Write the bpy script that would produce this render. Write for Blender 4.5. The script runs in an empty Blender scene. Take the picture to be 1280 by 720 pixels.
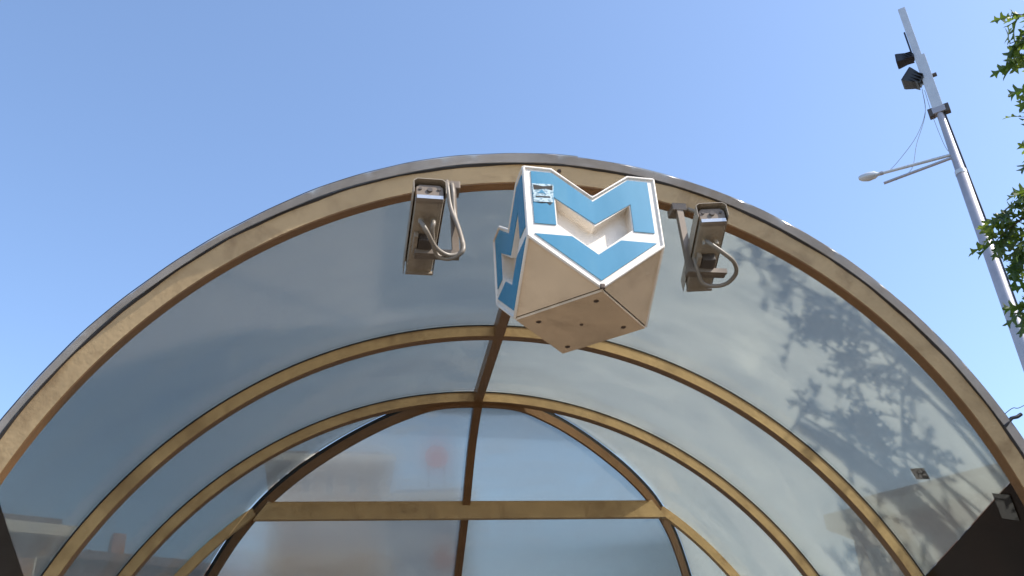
import bpy, bmesh, math, random
from mathutils import Vector, Matrix, Quaternion

# ------------------------------------------------------------------ camera, sky, sun, exposure
sc = bpy.context.scene
COL = sc.collection
AX = 1.637                      # height of the vault axis above the paving
cam_data = bpy.data.cameras.new('camera')
cam_data.sensor_width = 36.0
cam_data.lens = 1181.25 / 1280 * 36
cam_data.clip_start = 0.05
cam_data.clip_end = 2000
cam = bpy.data.objects.new('camera', cam_data)
COL.objects.link(cam)
FWD = Vector((0.16111247, 0.85361507, 0.49536258))
RGT = Vector((0.98639771, -0.15584823, -0.05225783))
UP = Vector((-0.03259331, -0.4970439, 0.86711305))
CAMP = Vector((-0.7513, -3.6964, -0.0369 + AX))
cam.matrix_world = Matrix(((RGT.x, UP.x, -FWD.x, CAMP.x), (RGT.y, UP.y, -FWD.y, CAMP.y),
                           (RGT.z, UP.z, -FWD.z, CAMP.z), (0, 0, 0, 1)))
sc.camera = cam

SUN = Vector((0.63, -0.294, 0.72)).normalized()     # towards the sun
world = bpy.data.worlds.new('World')
sc.world = world
world.use_nodes = True
wn = world.node_tree.nodes
bg = wn['Background']
sky = wn.new('ShaderNodeTexSky')
sky.sky_type = 'NISHITA'
sky.sun_disc = False
sky.sun_elevation = math.asin(SUN.z)
sky.sun_rotation = math.atan2(SUN.x, SUN.y)
sky.altitude = 100
sky.air_density = 1.0
sky.dust_density = 1.5
sky.ozone_density = 3.0
world.node_tree.links.new(sky.outputs[0], bg.inputs[0])
bg.inputs[1].default_value = 0.15
sl = bpy.data.lights.new('sun', 'SUN')
sl.energy = 3.3
sl.angle = math.radians(0.53)
sl.color = (1.0, 0.95, 0.87)
so = bpy.data.objects.new('sun', sl)
COL.objects.link(so)
so.rotation_euler = (-SUN).to_track_quat('-Z', 'Y').to_euler()
so.location = (20, -15, 30)

sc.view_settings.view_transform = 'Standard'
sc.view_settings.look = 'None'
sc.view_settings.exposure = 1.05
sc.view_settings.gamma = 1.0
sc.view_settings.use_curve_mapping = False
sc.render.engine = 'CYCLES'
sc.cycles.use_denoising = True
sc.cycles.denoising_input_passes = 'RGB'
sc.cycles.max_bounces = 12
sc.cycles.transparent_max_bounces = 24
sc.cycles.caustics_refractive = False
sc.cycles.caustics_reflective = False

rnd = random.Random(7)

# ------------------------------------------------------------------ materials
def nodes_of(m):
    m.use_nodes = True
    nt = m.node_tree
    return nt, nt.nodes, nt.links

def mat(name, col, rough=0.6, metal=0.0, var=0.12, scale=6.0, dirt=None, dirt_amt=0.0, dirt_scale=3.0,
        bump=0.0, bump_scale=80.0, spec=0.5, stretch=(1, 1, 1)):
    m = bpy.data.materials.new(name)
    nt, N, L = nodes_of(m)
    b = N['Principled BSDF']
    b.inputs['Roughness'].default_value = rough
    b.inputs['Metallic'].default_value = metal
    b.inputs['Specular IOR Level'].default_value = spec
    tc = N.new('ShaderNodeTexCoord')
    mp = N.new('ShaderNodeMapping')
    mp.inputs['Scale'].default_value = stretch
    L.new(tc.outputs['Object'], mp.inputs[0])
    n1 = N.new('ShaderNodeTexNoise')
    n1.inputs['Scale'].default_value = scale
    n1.inputs['Detail'].default_value = 6
    n1.inputs['Roughness'].default_value = 0.65
    L.new(mp.outputs[0], n1.inputs['Vector'])
    ramp = N.new('ShaderNodeValToRGB')
    ramp.color_ramp.elements[0].position = 0.3
    ramp.color_ramp.elements[1].position = 0.7
    ramp.color_ramp.elements[0].color = (*[max(0, c * (1 - var)) for c in col], 1)
    ramp.color_ramp.elements[1].color = (*[min(1, c * (1 + var)) for c in col], 1)
    L.new(n1.outputs[0], ramp.inputs[0])
    out = ramp.outputs[0]
    if dirt is not None:
        n2 = N.new('ShaderNodeTexNoise')
        n2.inputs['Scale'].default_value = dirt_scale
        n2.inputs['Detail'].default_value = 9
        n2.inputs['Roughness'].default_value = 0.72
        n2.inputs['Distortion'].default_value = 0.6
        L.new(mp.outputs[0], n2.inputs['Vector'])
        r2 = N.new('ShaderNodeValToRGB')
        r2.color_ramp.elements[0].position = 0.5
        r2.color_ramp.elements[1].position = 0.72
        r2.color_ramp.elements[0].color = (0, 0, 0, 1)
        r2.color_ramp.elements[1].color = (dirt_amt, dirt_amt, dirt_amt, 1)
        L.new(n2.outputs[0], r2.inputs[0])
        mx = N.new('ShaderNodeMix')
        mx.data_type = 'RGBA'
        L.new(r2.outputs[0], mx.inputs[0])
        L.new(out, mx.inputs[6])
        mx.inputs[7].default_value = (*dirt, 1)
        out = mx.outputs[2]
    L.new(out, b.inputs['Base Color'])
    # roughness breakup
    rr = N.new('ShaderNodeMapRange')
    rr.inputs[3].default_value = max(0.02, rough - 0.1)
    rr.inputs[4].default_value = min(1, rough + 0.1)
    L.new(n1.outputs[0], rr.inputs[0])
    L.new(rr.outputs[0], b.inputs['Roughness'])
    if bump > 0:
        n3 = N.new('ShaderNodeTexNoise')
        n3.inputs['Scale'].default_value = bump_scale
        n3.inputs['Detail'].default_value = 4
        L.new(mp.outputs[0], n3.inputs['Vector'])
        bp = N.new('ShaderNodeBump')
        bp.inputs['Strength'].default_value = bump
        bp.inputs['Distance'].default_value = 0.01
        L.new(n3.outputs[0], bp.inputs['Height'])
        L.new(bp.outputs[0], b.inputs['Normal'])
    return m

def glass_mat(name, tint, haze_col, haze, blur, haze_var=0.15):
    """weathered smoky sheet: tinted clear film + rough see-through + dusty haze + surface reflection"""
    m = bpy.data.materials.new(name)
    nt, N, L = nodes_of(m)
    N.remove(N['Principled BSDF'])
    out = N['Material Output']
    tc = N.new('ShaderNodeTexCoord')
    mp = N.new('ShaderNodeMapping')
    mp.inputs['Scale'].default_value = (1.0, 2.2, 0.8)
    mp.inputs['Rotation'].default_value = (0.2, 0.5, 0.3)
    L.new(tc.outputs['Object'], mp.inputs[0])
    nz = N.new('ShaderNodeTexNoise')
    nz.inputs['Scale'].default_value = 1.6
    nz.inputs['Detail'].default_value = 4
    nz.inputs['Roughness'].default_value = 0.55
    nz.inputs['Distortion'].default_value = 1.0
    L.new(mp.outputs[0], nz.inputs['Vector'])
    st = N.new('ShaderNodeTexNoise')           # fine wiping streaks
    st.inputs['Scale'].default_value = 7
    st.inputs['Detail'].default_value = 4
    st.inputs['Roughness'].default_value = 0.55
    st.inputs['Distortion'].default_value = 0.7
    mp2 = N.new('ShaderNodeMapping')
    mp2.inputs['Scale'].default_value = (0.30, 3.4, 0.30)
    mp2.inputs['Rotation'].default_value = (0.0, 0.0, 0.35)
    L.new(tc.outputs['Object'], mp2.inputs[0])
    L.new(mp2.outputs[0], st.inputs['Vector'])
    ad = N.new('ShaderNodeMath'); ad.operation = 'MULTIPLY_ADD'
    ad.inputs[1].default_value = 0.3
    L.new(st.outputs[0], ad.inputs[0]); L.new(nz.outputs[0], ad.inputs[2])
    mr = N.new('ShaderNodeMapRange')
    mr.inputs[1].default_value = 0.45; mr.inputs[2].default_value = 0.85
    mr.inputs[3].default_value = haze - haze_var / 2; mr.inputs[4].default_value = haze + haze_var / 2
    L.new(ad.outputs[0], mr.inputs[0])
    sm = N.new('ShaderNodeTexNoise')           # sparse pale smears and wiped patches
    sm.inputs['Scale'].default_value = 2.2; sm.inputs['Detail'].default_value = 5; sm.inputs['Roughness'].default_value = 0.5
    sm.inputs['Distortion'].default_value = 2.5
    L.new(tc.outputs['Object'], sm.inputs['Vector'])
    sr = N.new('ShaderNodeMapRange'); sr.inputs[1].default_value = 0.60; sr.inputs[2].default_value = 0.85
    sr.inputs[3].default_value = 0.0; sr.inputs[4].default_value = 0.22
    L.new(sm.outputs[0], sr.inputs[0])
    ad2 = N.new('ShaderNodeMath'); ad2.operation = 'ADD'
    L.new(mr.outputs[0], ad2.inputs[0]); L.new(sr.outputs[0], ad2.inputs[1])
    tr = N.new('ShaderNodeBsdfTransparent'); tr.inputs[0].default_value = (*tint, 1)
    rf = N.new('ShaderNodeBsdfRefraction'); rf.inputs['Color'].default_value = (*tint, 1)
    rf.inputs['IOR'].default_value = 1.12; rf.inputs['Roughness'].default_value = 0.24
    mxb = N.new('ShaderNodeMixShader'); mxb.inputs[0].default_value = blur
    L.new(tr.outputs[0], mxb.inputs[1]); L.new(rf.outputs[0], mxb.inputs[2])
    df = N.new('ShaderNodeBsdfDiffuse'); df.inputs[0].default_value = (*haze_col, 1)
    tl = N.new('ShaderNodeBsdfTranslucent'); tl.inputs[0].default_value = (*haze_col, 1)
    mxd = N.new('ShaderNodeMixShader'); mxd.inputs[0].default_value = 0.6
    L.new(df.outputs[0], mxd.inputs[1]); L.new(tl.outputs[0], mxd.inputs[2])
    mxh = N.new('ShaderNodeMixShader')
    L.new(ad2.outputs[0], mxh.inputs[0]); L.new(mxb.outputs[0], mxh.inputs[1]); L.new(mxd.outputs[0], mxh.inputs[2])
    gl = N.new('ShaderNodeBsdfGlossy'); gl.inputs['Roughness'].default_value = 0.06
    fr = N.new('ShaderNodeFresnel'); fr.inputs[0].default_value = 1.45
    mu = N.new('ShaderNodeMath'); mu.operation = 'MULTIPLY'; mu.inputs[1].default_value = 0.8
    L.new(fr.outputs[0], mu.inputs[0])
    mxf = N.new('ShaderNodeMixShader')
    L.new(mu.outputs[0], mxf.inputs[0]); L.new(mxh.outputs[0], mxf.inputs[1]); L.new(gl.outputs[0], mxf.inputs[2])
    L.new(mxf.outputs[0], out.inputs[0])
    return m

M = {}
M['rib_front'] = mat('weathered_cream_paint', (0.49, 0.345, 0.18), 0.5, 0, 0.14, 4, (0.20, 0.115, 0.05), 0.75, 4.2, 0.14, 50)
M['rib'] = mat('ochre_anodised_frame', (0.61, 0.41, 0.185), 0.46, 0.0, 0.16, 7, (0.24, 0.125, 0.045), 0.7, 4.5, 0.12, 50)
M['bar'] = mat('brown_anodised_bar', (0.24, 0.125, 0.05), 0.42, 0.0, 0.15, 6)
M['gasket'] = mat('black_rubber_gasket', (0.012, 0.011, 0.011), 0.6)
M['flashing'] = mat('galvanised_flashing', (0.42, 0.43, 0.45), 0.34, 0.7, 0.22, 5, (0.26, 0.22, 0.17), 0.6, 2.4, 0.10, 14)
M['glass'] = glass_mat('smoky_glazing', (0.81, 0.825, 0.775), (0.78, 0.82, 0.79), 0.25, 0.0)
M['glass_end'] = glass_mat('frosted_end_glazing', (0.79, 0.785, 0.73), (0.70, 0.73, 0.72), 0.18, 0.7)
M['lower'] = mat('dark_brown_panel', (0.022, 0.014, 0.010), 0.32, 0, 0.4, 3, (0.035, 0.017, 0.009), 0.6, 2.0, 0, 80, 0.2)
M['plinth'] = mat('grey_granite', (0.22, 0.21, 0.20), 0.6, 0, 0.25, 30)
M['sign_white'] = mat('aged_white_enamel', (0.80, 0.735, 0.65), 0.42, 0, 0.05, 5, (0.42, 0.32, 0.22), 0.6, 3.4, 0.03, 40)
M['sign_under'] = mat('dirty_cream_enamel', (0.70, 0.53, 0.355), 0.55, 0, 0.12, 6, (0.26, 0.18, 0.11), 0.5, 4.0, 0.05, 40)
M['sign_blue'] = mat('blue_enamel', (0.027, 0.215, 0.365), 0.42, 0, 0.07, 7, (0.10, 0.28, 0.38), 0.5, 5.0, 0, 40, 0.5, (1, 1, .25))
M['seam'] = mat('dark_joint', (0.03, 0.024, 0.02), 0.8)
M['bolt'] = mat('rusty_bolt', (0.09, 0.06, 0.045), 0.6, 0.3)
M['cam_metal'] = mat('dusty_grey_housing', (0.36, 0.295, 0.22), 0.38, 0.25, 0.12, 9, (0.15, 0.11, 0.08), 0.5, 7)
M['cam_bright'] = mat('bright_aluminium', (0.66, 0.63, 0.58), 0.25, 0.8, 0.08, 12)
M['cam_dark'] = mat('dark_mount', (0.07, 0.055, 0.045), 0.5)
M['bracket'] = mat('brown_grey_bracket', (0.20, 0.155, 0.115), 0.5, 0.2, 0.15, 12)
M['conduit'] = mat('grey_conduit', (0.22, 0.185, 0.145), 0.5, 0, 0.12, 18)
M['pole'] = mat('galvanised_pole', (0.40, 0.385, 0.41), 0.42, 0.35, 0.10, 3, (0.30, 0.28, 0.30), 0.5, 4)
M['pole_light'] = mat('pale_steel', (0.55, 0.56, 0.57), 0.4, 0.3, 0.08, 6)
M['black'] = mat('black_metal', (0.018, 0.018, 0.022), 0.4)
M['lamp_glass'] = mat('lamp_lens', (0.55, 0.52, 0.46), 0.25)
M['wire'] = mat('thin_wire', (0.26, 0.26, 0.28), 0.6)
M['bark'] = mat('oak_bark', (0.085, 0.065, 0.05), 0.9, 0, 0.35, 12, None, 0, 3, 0.8, 30)
M['ground'] = mat('concrete_paving', (0.23, 0.195, 0.155), 0.85, 0, 0.2, 1.2, (0.14, 0.13, 0.12), 0.5, 0.6, 0.2, 40)
M['bw_brown'] = mat('brown_render', (0.34, 0.19, 0.115), 0.85, 0, 0.14, 0.4)
M['bw_grey'] = mat('grey_render', (0.15, 0.145, 0.15), 0.85, 0, 0.14, 0.4)
M['bw_taupe'] = mat('taupe_render', (0.25, 0.185, 0.135), 0.85, 0, 0.14, 0.4)
M['bw_brick'] = mat('red_brick_wall', (0.36, 0.18, 0.115), 0.85, 0, 0.16, 0.5)
M['bw_pale'] = mat('pale_render', (0.62, 0.545, 0.45), 0.8, 0, 0.08, 0.6)
M['roof_dark'] = mat('dark_roofing', (0.13, 0.075, 0.055), 0.8)
M['window'] = mat('window_frame_white', (0.55, 0.53, 0.5), 0.5)
M['pane'] = mat('window_pane', (0.03, 0.035, 0.045), 0.08, 0, 0.2, 2)
M['red_sign'] = mat('red_sign_face', (0.45, 0.07, 0.05), 0.45)

def sticker_mat(name, light, dark, scale):
    m = bpy.data.materials.new(name)
    nt, N, L = nodes_of(m)
    b = N['Principled BSDF']; b.inputs['Roughness'].default_value = 0.4
    tc = N.new('ShaderNodeTexCoord')
    mp = N.new('ShaderNodeMapping'); mp.inputs['Scale'].default_value = (1, 1, 1.9)
    L.new(tc.outputs['Object'], mp.inputs[0])
    n = N.new('ShaderNodeTexNoise'); n.inputs['Scale'].default_value = scale; n.inputs['Detail'].default_value = 3
    n.inputs['Distortion'].default_value = 2.2
    L.new(mp.outputs[0], n.inputs['Vector'])
    r = N.new('ShaderNodeValToRGB')
    e = r.color_ramp.elements
    e[0].position = 0.40; e[0].color = (*dark, 1)
    e[1].position = 0.52; e[1].color = (*light, 1)
    x = r.color_ramp.elements.new(0.46); x.color = (*[(a * 0.45 + c * 0.55) for a, c in zip(light, dark)], 1)
    L.new(n.outputs[0], r.inputs[0]); L.new(r.outputs[0], b.inputs['Base Color'])
    return m
M['sticker_blue'] = sticker_mat('scribbled_blue_sticker', (0.50, 0.62, 0.66), (0.13, 0.24, 0.30), 40)
M['sticker_bw'] = sticker_mat('torn_black_white_sticker', (0.42, 0.41, 0.38), (0.012, 0.012, 0.012), 26)

M['sticker_dark'] = sticker_mat('dark_torn_sticker', (0.16, 0.15, 0.13), (0.012, 0.011, 0.010), 9)

def leaf_mat():
    m = bpy.data.materials.new('oak_leaf')
    nt, N, L = nodes_of(m)
    N.remove(N['Principled BSDF']); out = N['Material Output']
    oi = N.new('ShaderNodeObjectInfo')
    geo = N.new('ShaderNodeNewGeometry')
    ad = N.new('ShaderNodeMath'); ad.operation = 'ADD'
    L.new(oi.outputs['Random'], ad.inputs[0]); L.new(geo.outputs['Random Per Island'], ad.inputs[1])
    fr = N.new('ShaderNodeMath'); fr.operation = 'FRACT'; L.new(ad.outputs[0], fr.inputs[0])
    r = N.new('ShaderNodeValToRGB')
    r.color_ramp.elements[0].color = (0.020, 0.048, 0.011, 1)
    r.color_ramp.elements[1].color = (0.060, 0.098, 0.019, 1)
    L.new(fr.outputs[0], r.inputs[0])
    d = N.new('ShaderNodeBsdfPrincipled'); d.inputs['Roughness'].default_value = 0.45
    L.new(r.outputs[0], d.inputs['Base Color'])
    r2 = N.new('ShaderNodeValToRGB')
    r2.color_ramp.elements[0].color = (0.11, 0.23, 0.02, 1)
    r2.color_ramp.elements[1].color = (0.34, 0.42, 0.05, 1)
    L.new(fr.outputs[0], r2.inputs[0])
    t = N.new('ShaderNodeBsdfTranslucent'); L.new(r2.outputs[0], t.inputs[0])
    mx = N.new('ShaderNodeMixShader'); mx.inputs[0].default_value = 0.34
    L.new(d.outputs[0], mx.inputs[1]); L.new(t.outputs[0], mx.inputs[2])
    L.new(mx.outputs[0], out.inputs[0])
    return m
M['leaf'] = leaf_mat()

# ------------------------------------------------------------------ helpers
def mesh_obj(name, verts, faces, m, parent=None, smooth=None, bevel=0.0, recalc=True):
    me = bpy.data.meshes.new(name)
    me.from_pydata([tuple(v) for v in verts], [], faces)
    if recalc or bevel:
        bm = bmesh.new(); bm.from_mesh(me)
        if bevel:
            bmesh.ops.bevel(bm, geom=list(bm.edges), offset=bevel, segments=2, affect='EDGES', profile=0.7)
        bmesh.ops.recalc_face_normals(bm, faces=list(bm.faces))
        bm.to_mesh(me); bm.free()
    me.materials.append(m)
    if smooth is not None:
        me.shade_smooth()
        me.set_sharp_from_angle(angle=math.radians(smooth))
    o = bpy.data.objects.new(name, me)
    COL.objects.link(o)
    if parent is not None:
        o.parent = parent
        o.matrix_parent_inverse = world_of(parent).inverted()
    return o

def world_of(o):
    mw = o.matrix_basis.copy()
    p = o
    while p.parent is not None:
        mw = p.parent.matrix_basis @ p.matrix_parent_inverse @ mw
        p = p.parent
    return mw

def empty(name, loc, label, cat, group=None):
    o = bpy.data.objects.new(name, None)
    o.empty_display_size = 0.2
    o.location = loc
    COL.objects.link(o)
    tag(o, label, cat, group)
    return o

def tag(o, label=None, cat=None, group=None, kind=None):
    if label: o['label'] = label
    if cat: o['category'] = cat
    if group: o['group'] = group
    if kind: o['kind'] = kind
    return o

def box_vf(c, size, R=None):
    hx, hy, hz = [s / 2 for s in size]
    vs = [Vector((x, y, z)) for x in (-hx, hx) for y in (-hy, hy) for z in (-hz, hz)]
    if R is not None: vs = [R @ v for v in vs]
    vs = [v + Vector(c) for v in vs]
    fs = [(0, 1, 3, 2), (4, 6, 7, 5), (0, 4, 5, 1), (2, 3, 7, 6), (0, 2, 6, 4), (1, 5, 7, 3)]
    return vs, fs

def box(name, c, size, m, parent=None, R=None, bevel=0.0):
    v, f = box_vf(c, size, R)
    return mesh_obj(name, v, f, m, parent, bevel=bevel)

def catmull(pts, n=8):
    P = [Vector(p) for p in pts]
    P = [2 * P[0] - P[1]] + P + [2 * P[-1] - P[-2]]
    out = []
    for i in range(1, len(P) - 2):
        a, b, c, d = P[i - 1:i + 3]
        for k in range(n):
            t = k / n
            out.append(0.5 * ((2 * b) + (c - a) * t + (2 * a - 5 * b + 4 * c - d) * t * t + (3 * b - a - 3 * c + d) * t ** 3))
    out.append(P[-2])
    return out

def tube_vf(path, rad, sides=10, base=0, cap=True):
    """rad: number or list"""
    path = [Vector(p) for p in path]
    n = len(path)
    rads = rad if isinstance(rad, (list, tuple)) else [rad] * n
    vs, fs = [], []
    prev = None
    for i, p in enumerate(path):
        t = (path[min(i + 1, n - 1)] - path[max(i - 1, 0)]).normalized()
        if prev is None:
            a = Vector((0, 0, 1)) if abs(t.z) < 0.9 else Vector((1, 0, 0))
            u = t.cross(a).normalized()
        else:
            u = (prev - t * prev.dot(t)).normalized()
        prev = u
        w = t.cross(u)
        for k in range(sides):
            a = 2 * math.pi * k / sides
            vs.append(p + (u * math.cos(a) + w * math.sin(a)) * rads[i])
    for i in range(n - 1):
        for k in range(sides):
            k2 = (k + 1) % sides
            fs.append((base + i * sides + k, base + i * sides + k2, base + (i + 1) * sides + k2, base + (i + 1) * sides + k))
    if cap:
        fs.append(tuple(base + k for k in reversed(range(sides))))
        fs.append(tuple(base + (n - 1) * sides + k for k in range(sides)))
    return vs, fs

def tube(name, path, rad, m, parent=None, sides=10):
    v, f = tube_vf(path, rad, sides)
    return mesh_obj(name, v, f, m, parent, smooth=50)

def sweep(name, sections, m, parent=None, closed_section=True, smooth=35, cap=True):
    """sections: list of equal-length point loops"""
    k = len(sections[0]); vs = [p for s in sections for p in s]; fs = []
    for i in range(len(sections) - 1):
        for j in range(k if closed_section else k - 1):
            j2 = (j + 1) % k
            fs.append((i * k + j, i * k + j2, (i + 1) * k + j2, (i + 1) * k + j))
    if cap:
        fs.append(tuple(range(k))[::-1]); fs.append(tuple((len(sections) - 1) * k + j for j in range(k)))
    return mesh_obj(name, vs, fs, m, parent, smooth=smooth)

def W(x, y, z):                 # point given relative to the vault axis
    return Vector((x, y, z + AX))

def arc_pts(r, a0, a1, n):
    return [(r * math.cos(math.radians(a0 + (a1 - a0) * i / n)), r * math.sin(math.radians(a0 + (a1 - a0) * i / n))) for i in range(n + 1)]

# ------------------------------------------------------------------ the setting: ground
ox, oy0, oy1, E_ = 2.08, 0.55, 9.0, 500
gv = [(-E_, -E_, 0), (E_, -E_, 0), (E_, oy0, 0), (-E_, oy0, 0), (-E_, oy1, 0), (E_, oy1, 0), (E_, E_, 0), (-E_, E_, 0),
      (-ox, oy0, 0), (ox, oy0, 0), (-ox, oy1, 0), (ox, oy1, 0)]
g = mesh_obj('ground', gv, [(0, 1, 2, 9, 8, 3), (3, 8, 10, 4), (9, 2, 5, 11), (4, 10, 11, 5, 6, 7)], M['ground'])
tag(g, kind='structure')
# the stair flight going down under the canopy, with its side walls
sv, sf = [], []
def q4(a, b, c, d):
    i = len(sv); sv.extend([a, b, c, d]); sf.append((i, i + 1, i + 2, i + 3))
n_st = 26
for i in range(n_st):
    y0 = oy0 + 0.32 * i; z0 = -0.16 * i; z1 = z0 - 0.16
    q4((-ox, y0, z0), (ox, y0, z0), (ox, y0, z1), (-ox, y0, z1))
    q4((-ox, y0, z1), (ox, y0, z1), (ox, y0 + .32, z1), (-ox, y0 + .32, z1))
zb = -0.16 * n_st
for sx in (-ox, ox): q4((sx, oy0, 0), (sx, oy1, 0), (sx, oy1, zb), (sx, oy0, zb))
q4((-ox, oy1, 0), (ox, oy1, 0), (ox, oy1, zb), (-ox, oy1, zb))
q4((-ox, oy0 + .32 * n_st, zb), (ox, oy0 + .32 * n_st, zb), (ox, oy1, zb), (-ox, oy1, zb))
stairs = mesh_obj('stairs', sv, sf, M['plinth'], recalc=False)
tag(stairs, kind='structure')

# ------------------------------------------------------------------ entrance canopy
RV = 2.30                        # radius of the glazing
T1 = 0.279                       # rake of the front arch (leans out over the entrance)
Y2, Y3, Y4 = 0.322 * RV, 0.705 * RV, 1.071 * RV
ZP = -1.02                       # top of the plinth, relative to the axis
canopy = empty('entrance_canopy', (0, 0.9, 0), 'arched smoky glass canopy with tan metal ribs over the station entrance', 'canopy')

def rake(z): return -T1 * z

def rib_loop(y_of, ro, ri, depth, a0=0.0, a1=180.0, legs=True, n=120):
    secs = []
    prof = []
    if legs:
        for z in (ZP, ZP * 0.66, ZP * 0.33): prof.append((1, 0, z))
    for i in range(n + 1):
        a = math.radians(a0 + (a1 - a0) * i / n)
        prof.append((math.cos(a), math.sin(a), 0))
    if legs:
        for z in (ZP * 0.33, ZP * 0.66, ZP): prof.append((-1, 0, z))
    for c, s, z0 in prof:
        def P(r, d):
            z = r * s + z0
            return W(r * c, y_of(z) + d, z)
        secs.append([P(ro, 0), P(ri, 0), P(ri, depth), P(ro, depth)])
    return secs

# front arch
front = sweep('front_rib', rib_loop(rake, 2.3255, 2.249, 0.042), M['rib_front'], canopy)
front['label'] = 'wide weathered cream front rib of the canopy'
r2 = sweep('rib', rib_loop(lambda z: Y2, 2.297, 2.240, 0.042), M['rib'], canopy)
r3 = sweep('rib', rib_loop(lambda z: Y3, 2.297, 2.240, 0.040), M['rib'], canopy)
# inclined end plane: z = ZT - K*(y - YT)
KS, YT, ZT = 0.65, Y4, 1.815
END_Z = [2.40, 2.24, 2.20, 2.14, 2.06, 1.96, 1.85, 1.70, 1.545, 0.20]
END_Y = [1.640, 1.655, 1.77, 1.92, 2.07, 2.215, 2.37, 2.63, 2.93, 5.30]
def _slopes():
    n = len(END_Z)
    d = [(END_Y[i + 1] - END_Y[i]) / (END_Z[i + 1] - END_Z[i]) for i in range(n - 1)]
    m = [d[0]] + [0 if d[i - 1] * d[i] <= 0 else 2 * d[i - 1] * d[i] / (d[i - 1] + d[i]) for i in range(1, n - 1)] + [d[-1]]
    return m
END_M = _slopes()
def y_end(z):                       # the end surface leans back from the third rib (smooth curve)
    if z >= END_Z[0]: return END_Y[0]
    for i in range(len(END_Z) - 1):
        if END_Z[i] >= z >= END_Z[i + 1]:
            h = END_Z[i + 1] - END_Z[i]
            t = (z - END_Z[i]) / h
            return ((1 + 2 * t) * (1 - t) ** 2 * END_Y[i] + t * (1 - t) ** 2 * h * END_M[i]
                    + t * t * (3 - 2 * t) * END_Y[i + 1] + t * t * (t - 1) * h * END_M[i + 1])
    return END_Y[-1]
ANG4 = math.degrees(math.asin(1.86 / 2.297))
for a0, a1 in ((0.0, ANG4), (180.0, 180.0 - ANG4)):
    secs = []
    for z in (ZP, ZP * .5):
        c = 1 if a0 == 0 else -1
        secs.append([W(c * r, Y4 + d, z) for r, d in ((2.297, 0), (2.24, 0), (2.24, .04), (2.297, .04))])
    for i in range(49):
        a = math.radians(a0 + (a1 - a0) * i / 48)
        secs.append([W(r * math.cos(a), Y4 + d, r * math.sin(a)) for r, d in ((2.297, 0), (2.24, 0), (2.24, .04), (2.297, .04))])
    sweep('rib', secs, M['rib'], canopy)
sweep('inner_flange', rib_loop(lambda z: rake(z) + 0.003, 2.2485, 2.2455, 0.048), M['bar'], front)
for rib_o, y in ((r2, Y2), (r3, Y3)):
    sweep('inner_flange', rib_loop(lambda z, y=y: y + 0.002, 2.2395, 2.2365, 0.044), M['bar'], rib_o)
# gasket lines where the glazing meets the ribs (thin, slightly proud of the rib face)
for rib_o, y, ro in ((r2, Y2, 2.3005), (r3, Y3, 2.3005)):
    sweep('gasket', rib_loop(lambda z, y=y: y - 0.004, ro + .004, ro - 0.0035, 0.012), M['gasket'], rib_o)

# inclined end frame that follows the vault
def end_pt(r, a, off=0.0):
    x, z = r * math.cos(a), r * math.sin(a)
    y = y_end(z)
    nrm = Vector((0, KS, 1)).normalized()
    return W(x, y, z) + nrm * off
def end_sweep(name, ro, ri, d0, d1, m, par):
    secs = []
    for i in range(161):
        a = math.radians(10 + 160 * i / 160)
        y = y_end(2.245 * math.sin(a))
        secs.append([W(r * math.cos(a), y + d, r * math.sin(a)) for r, d in ((ro, d0), (ri, d0), (ri, d1), (ro, d1))])
    return sweep(name, secs, m, par)
endf = end_sweep('end_frame', 2.274, 2.220, 0.0, 0.026, M['bar'], canopy)
end_sweep('gasket', 2.2995, 2.276, 0.006, 0.022, M['gasket'], endf)
# transom and centre mullion of the end
xt = 1.325
v, f = box_vf((0, 2.382, AX + 1.786), (2 * xt, 0.044, 0.112))
v = [Vector((p.x * (1.272 / xt if p.z > AX + 1.786 else 1.352 / xt), p.y, p.z)) for p in v]
mesh_obj('transom', v, f, M['rib'], canopy, bevel=0.002)
box('transom_seal', (0, 2.372, AX + 1.8445), (2 * xt - .10, 0.018, 0.005), M['sign_under'], canopy)
def mull(z0, z1, w=0.05, t=0.05):
    nrm = Vector((0, KS, 1)).normalized()
    secs = []
    for i in range(9):
        z = z0 + (z1 - z0) * i / 8
        p = W(0, y_end(z), z)
        secs.append([p + Vector((sx * w / 2, 0, 0)) + nrm * d for sx, d in ((-1, .015), (1, .015), (1, .015 - t), (-1, .015 - t))])
    return sweep('mullion', secs, M['bar'], canopy, smooth=None)
mull(2.235, 1.835); mull(1.80, 0.35)
# ridge bar, from the front arch to the third rib
v, f = [], []
def ridge(y0, y1):
    w = 0.052
    secs = [[W(sx * w / 2, y, z) for sx, z in ((-1, 2.3025), (1, 2.3025), (1, 2.236), (-1, 2.236))] for y in (y0, y1)]
    return sweep('ridge_bar', secs, M['bar'], canopy, smooth=None)
ridge(-0.585, Y2 - 0.002); ridge(Y2 + 0.044, Y3 - 0.002)

# glazing: one bent panel for each side of each bay
def z_edge(y): return (0.4845 - 0.1913 * (y / RV + 0.05)) * RV      # bottom edge of the clear glazing

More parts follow.
